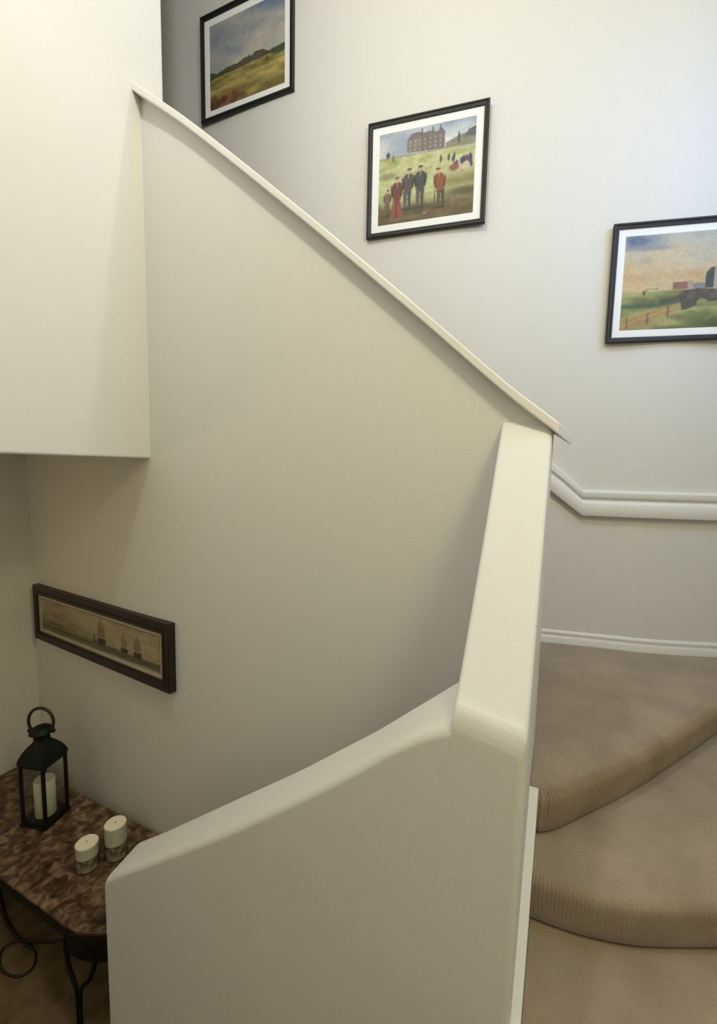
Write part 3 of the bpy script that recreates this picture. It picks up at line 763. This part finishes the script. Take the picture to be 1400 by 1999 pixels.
# ------------------------------------------------------------------ lantern and the candle inside
def lantern(loc, rz):
    t = thing('candle_lantern', 'black metal and glass lantern with ring handle standing on the marble table', 'lantern', loc, rz)
    s = 0.093; H = 0.432
    bm = bmesh.new()
    box(bm, (-s - 0.006, -s - 0.006, 0), (s + 0.006, s + 0.006, 0.014)); box(bm, (-s, -s, 0.014), (s, s, 0.034))
    o = from_bm('base', bm, M['iron'], t); bevel(o, 0.003, 2)
    for sx in (-1, 1):
        for sy in (-1, 1):
            bm = bmesh.new(); cx, cy = sx * (s - 0.009), sy * (s - 0.009)
            box(bm, (cx - 0.009, cy - 0.009, 0.033), (cx + 0.009, cy + 0.009, H - 0.01))
            o = from_bm('corner_post', bm, M['iron'], t); bevel(o, 0.002, 2)
    for k in range(4):
        bm = bmesh.new(); box(bm, (-s + 0.017, -s + 0.006, 0.034), (s - 0.017, -s + 0.009, H - 0.012))
        o = from_bm('glass_pane', bm, M['glass'], t); o.rotation_euler = (0, 0, k * PI / 2)
        bm = bmesh.new(); box(bm, (-s + 0.017, -s + 0.001, H - 0.030), (s - 0.017, -s + 0.014, H - 0.010))
        o = from_bm('top_rail', bm, M['iron'], t); o.rotation_euler = (0, 0, k * PI / 2)
    # domed four-sided roof
    bm = bmesh.new(); rows = []
    for a, z in ((s + 0.004, H - 0.012), (s + 0.004, H - 0.002), (s + 0.001, H + 0.014), (0.086, H + 0.036), (0.074, H + 0.062), (0.056, H + 0.088), (0.040, H + 0.106), (0.033, H + 0.116), (0.032, H + 0.138)):
        q = []
        for j in range(4):
            for f in (-1, -0.5, 0, 0.5):
                ang = j * PI / 2; x_, y_ = a * f, -a
                q.append(bm.verts.new((x_ * math.cos(ang) - y_ * math.sin(ang), x_ * math.sin(ang) + y_ * math.cos(ang), z)))
        rows.append(q)
    for A, B in zip(rows, rows[1:]):
        for j in range(16): bm.faces.new((A[j], A[(j + 1) % 16], B[(j + 1) % 16], B[j]))
    bm.faces.new(rows[0]); bm.faces.new(rows[-1][::-1])
    o = from_bm('roof', bm, M['iron'], t); autosmooth(o, 35)
    zc = H + 0.137
    bm = bmesh.new(); lathe(bm, [(0, zc), (0.033, zc), (0.033, zc + 0.022), (0.060, zc + 0.026), (0.070, zc + 0.034), (0.067, zc + 0.046), (0.050, zc + 0.062), (0.026, zc + 0.073), (0, zc + 0.077)], 28)
    o = from_bm('chimney_cap', bm, M['iron'], t); autosmooth(o, 40)
    # leather-bound ring handle on two lugs
    bm = bmesh.new()
    pts = [(0.080 * math.cos(a), 0, zc + 0.102 + 0.092 * math.sin(a)) for a in [math.radians(-38 + k * (256 / 30)) for k in range(31)]]
    tube(bm, pts, 0.0095, 12)
    o = from_bm('ring_handle', bm, M['leather'], t, label='dark brown bound ring handle'); autosmooth(o, 50); o.rotation_euler = (0, 0, 0.46 - rz)
    for sx in (-1, 1):
        bm = bmesh.new(); tube(bm, [(sx * 0.050, 0, zc + 0.036), (sx * 0.076, 0, zc + 0.040)], 0.008, 10)
        tube(bm, [(sx * 0.072, 0, zc + 0.040), (sx * 0.084, 0, zc + 0.040)], 0.012, 10)
        o = from_bm('handle_lug', bm, M['iron'], t); o.rotation_euler = (0, 0, 0.46 - rz)
    return t
lantern((-2.977, 1.556, TZ), math.radians(15))
t = thing('pillar_candle', 'tall cream pillar candle standing inside the black lantern', 'candle', (-2.977, 1.556, TZ + 0.0342))
bm = bmesh.new(); lathe(bm, [(0, 0), (0.058, 0), (0.060, 0.003), (0.060, 0.235), (0.056, 0.242), (0.046, 0.238), (0, 0.236)], 36)
o = from_bm('wax', bm, M['wax'], t); autosmooth(o, 40)
bm = bmesh.new(); tube(bm, [(0, 0, 0.234), (0.001, 0, 0.244), (0.004, 0, 0.252)], 0.0018, 6); from_bm('wick', bm, M['wick'], t)

# ------------------------------------------------------------------ two glass jar candles
def jar(name, label, loc, h, r, fill):
    t = thing(name, label, 'candle', loc, 0, 'glass jar candles on the table')
    bm = bmesh.new(); lathe(bm, [(0, 0), (r - 0.004, 0), (r, 0.004), (r, h - 0.002), (r - 0.0015, h), (r - 0.003, h - 0.002), (r - 0.003, 0.008), (0, 0.008)], 40)
    o = from_bm('glass_jar', bm, M['glass'], t); autosmooth(o, 40)
    rr = r - 0.0036
    bm = bmesh.new(); lathe(bm, [(0, 0.0085), (rr, 0.0085), (rr, fill), (0, fill)], 36)
    o = from_bm('potpourri', bm, M['filler'], t); autosmooth(o, 40)
    bm = bmesh.new(); lathe(bm, [(0, fill + 0.0003), (rr, fill + 0.0003), (rr, h - 0.010), (rr - 0.004, h - 0.006), (0, h - 0.007)], 36)
    o = from_bm('wax', bm, M['wax'], t); autosmooth(o, 40)
    bm = bmesh.new(); tube(bm, [(0, 0, h - 0.009), (0.001, 0, h + 0.002)], 0.0018, 6); from_bm('wick', bm, M['wick'], t)
jar('jar_candle', 'shorter cream jar candle nearer the front edge of the marble table', (-2.384, 1.451, TZ), 0.160, 0.064, 0.085)
jar('jar_candle', 'taller cream jar candle near the wall on the marble table', (-2.305, 1.575, TZ), 0.215, 0.064, 0.100)

# ------------------------------------------------------------------ power cord on the lower floor
bm = bmesh.new()
z = LOW + 0.008
pts = spline([(-3.723, 1.617, z), (-3.389, 1.453, z), (-3.178, 1.382, z), (-2.993, 1.349, z), (-2.837, 1.349, z), (-2.766, 1.342, z), (-2.702, 1.303, z), (-2.696, 1.255, z), (-2.739, 1.218, z), (-2.837, 1.203, z), (-2.928, 1.234, z), (-2.966, 1.279, z + 0.004), (-2.915, 1.338, z + 0.014), (-2.829, 1.372, z + 0.014), (-2.755, 1.415, z), (-2.698, 1.456, z), (-2.627, 1.532, z), (-2.595, 1.617, z)], 10)
tube(bm, pts, [0.012 if q < 42 else 0.0065 for q in range(len(pts))], 8)
o = from_bm('power_cord', bm, M['cable']); autosmooth(o, 60)
o['label'] = 'black cord looped on the dark carpet below the marble table'; o['category'] = 'cord'
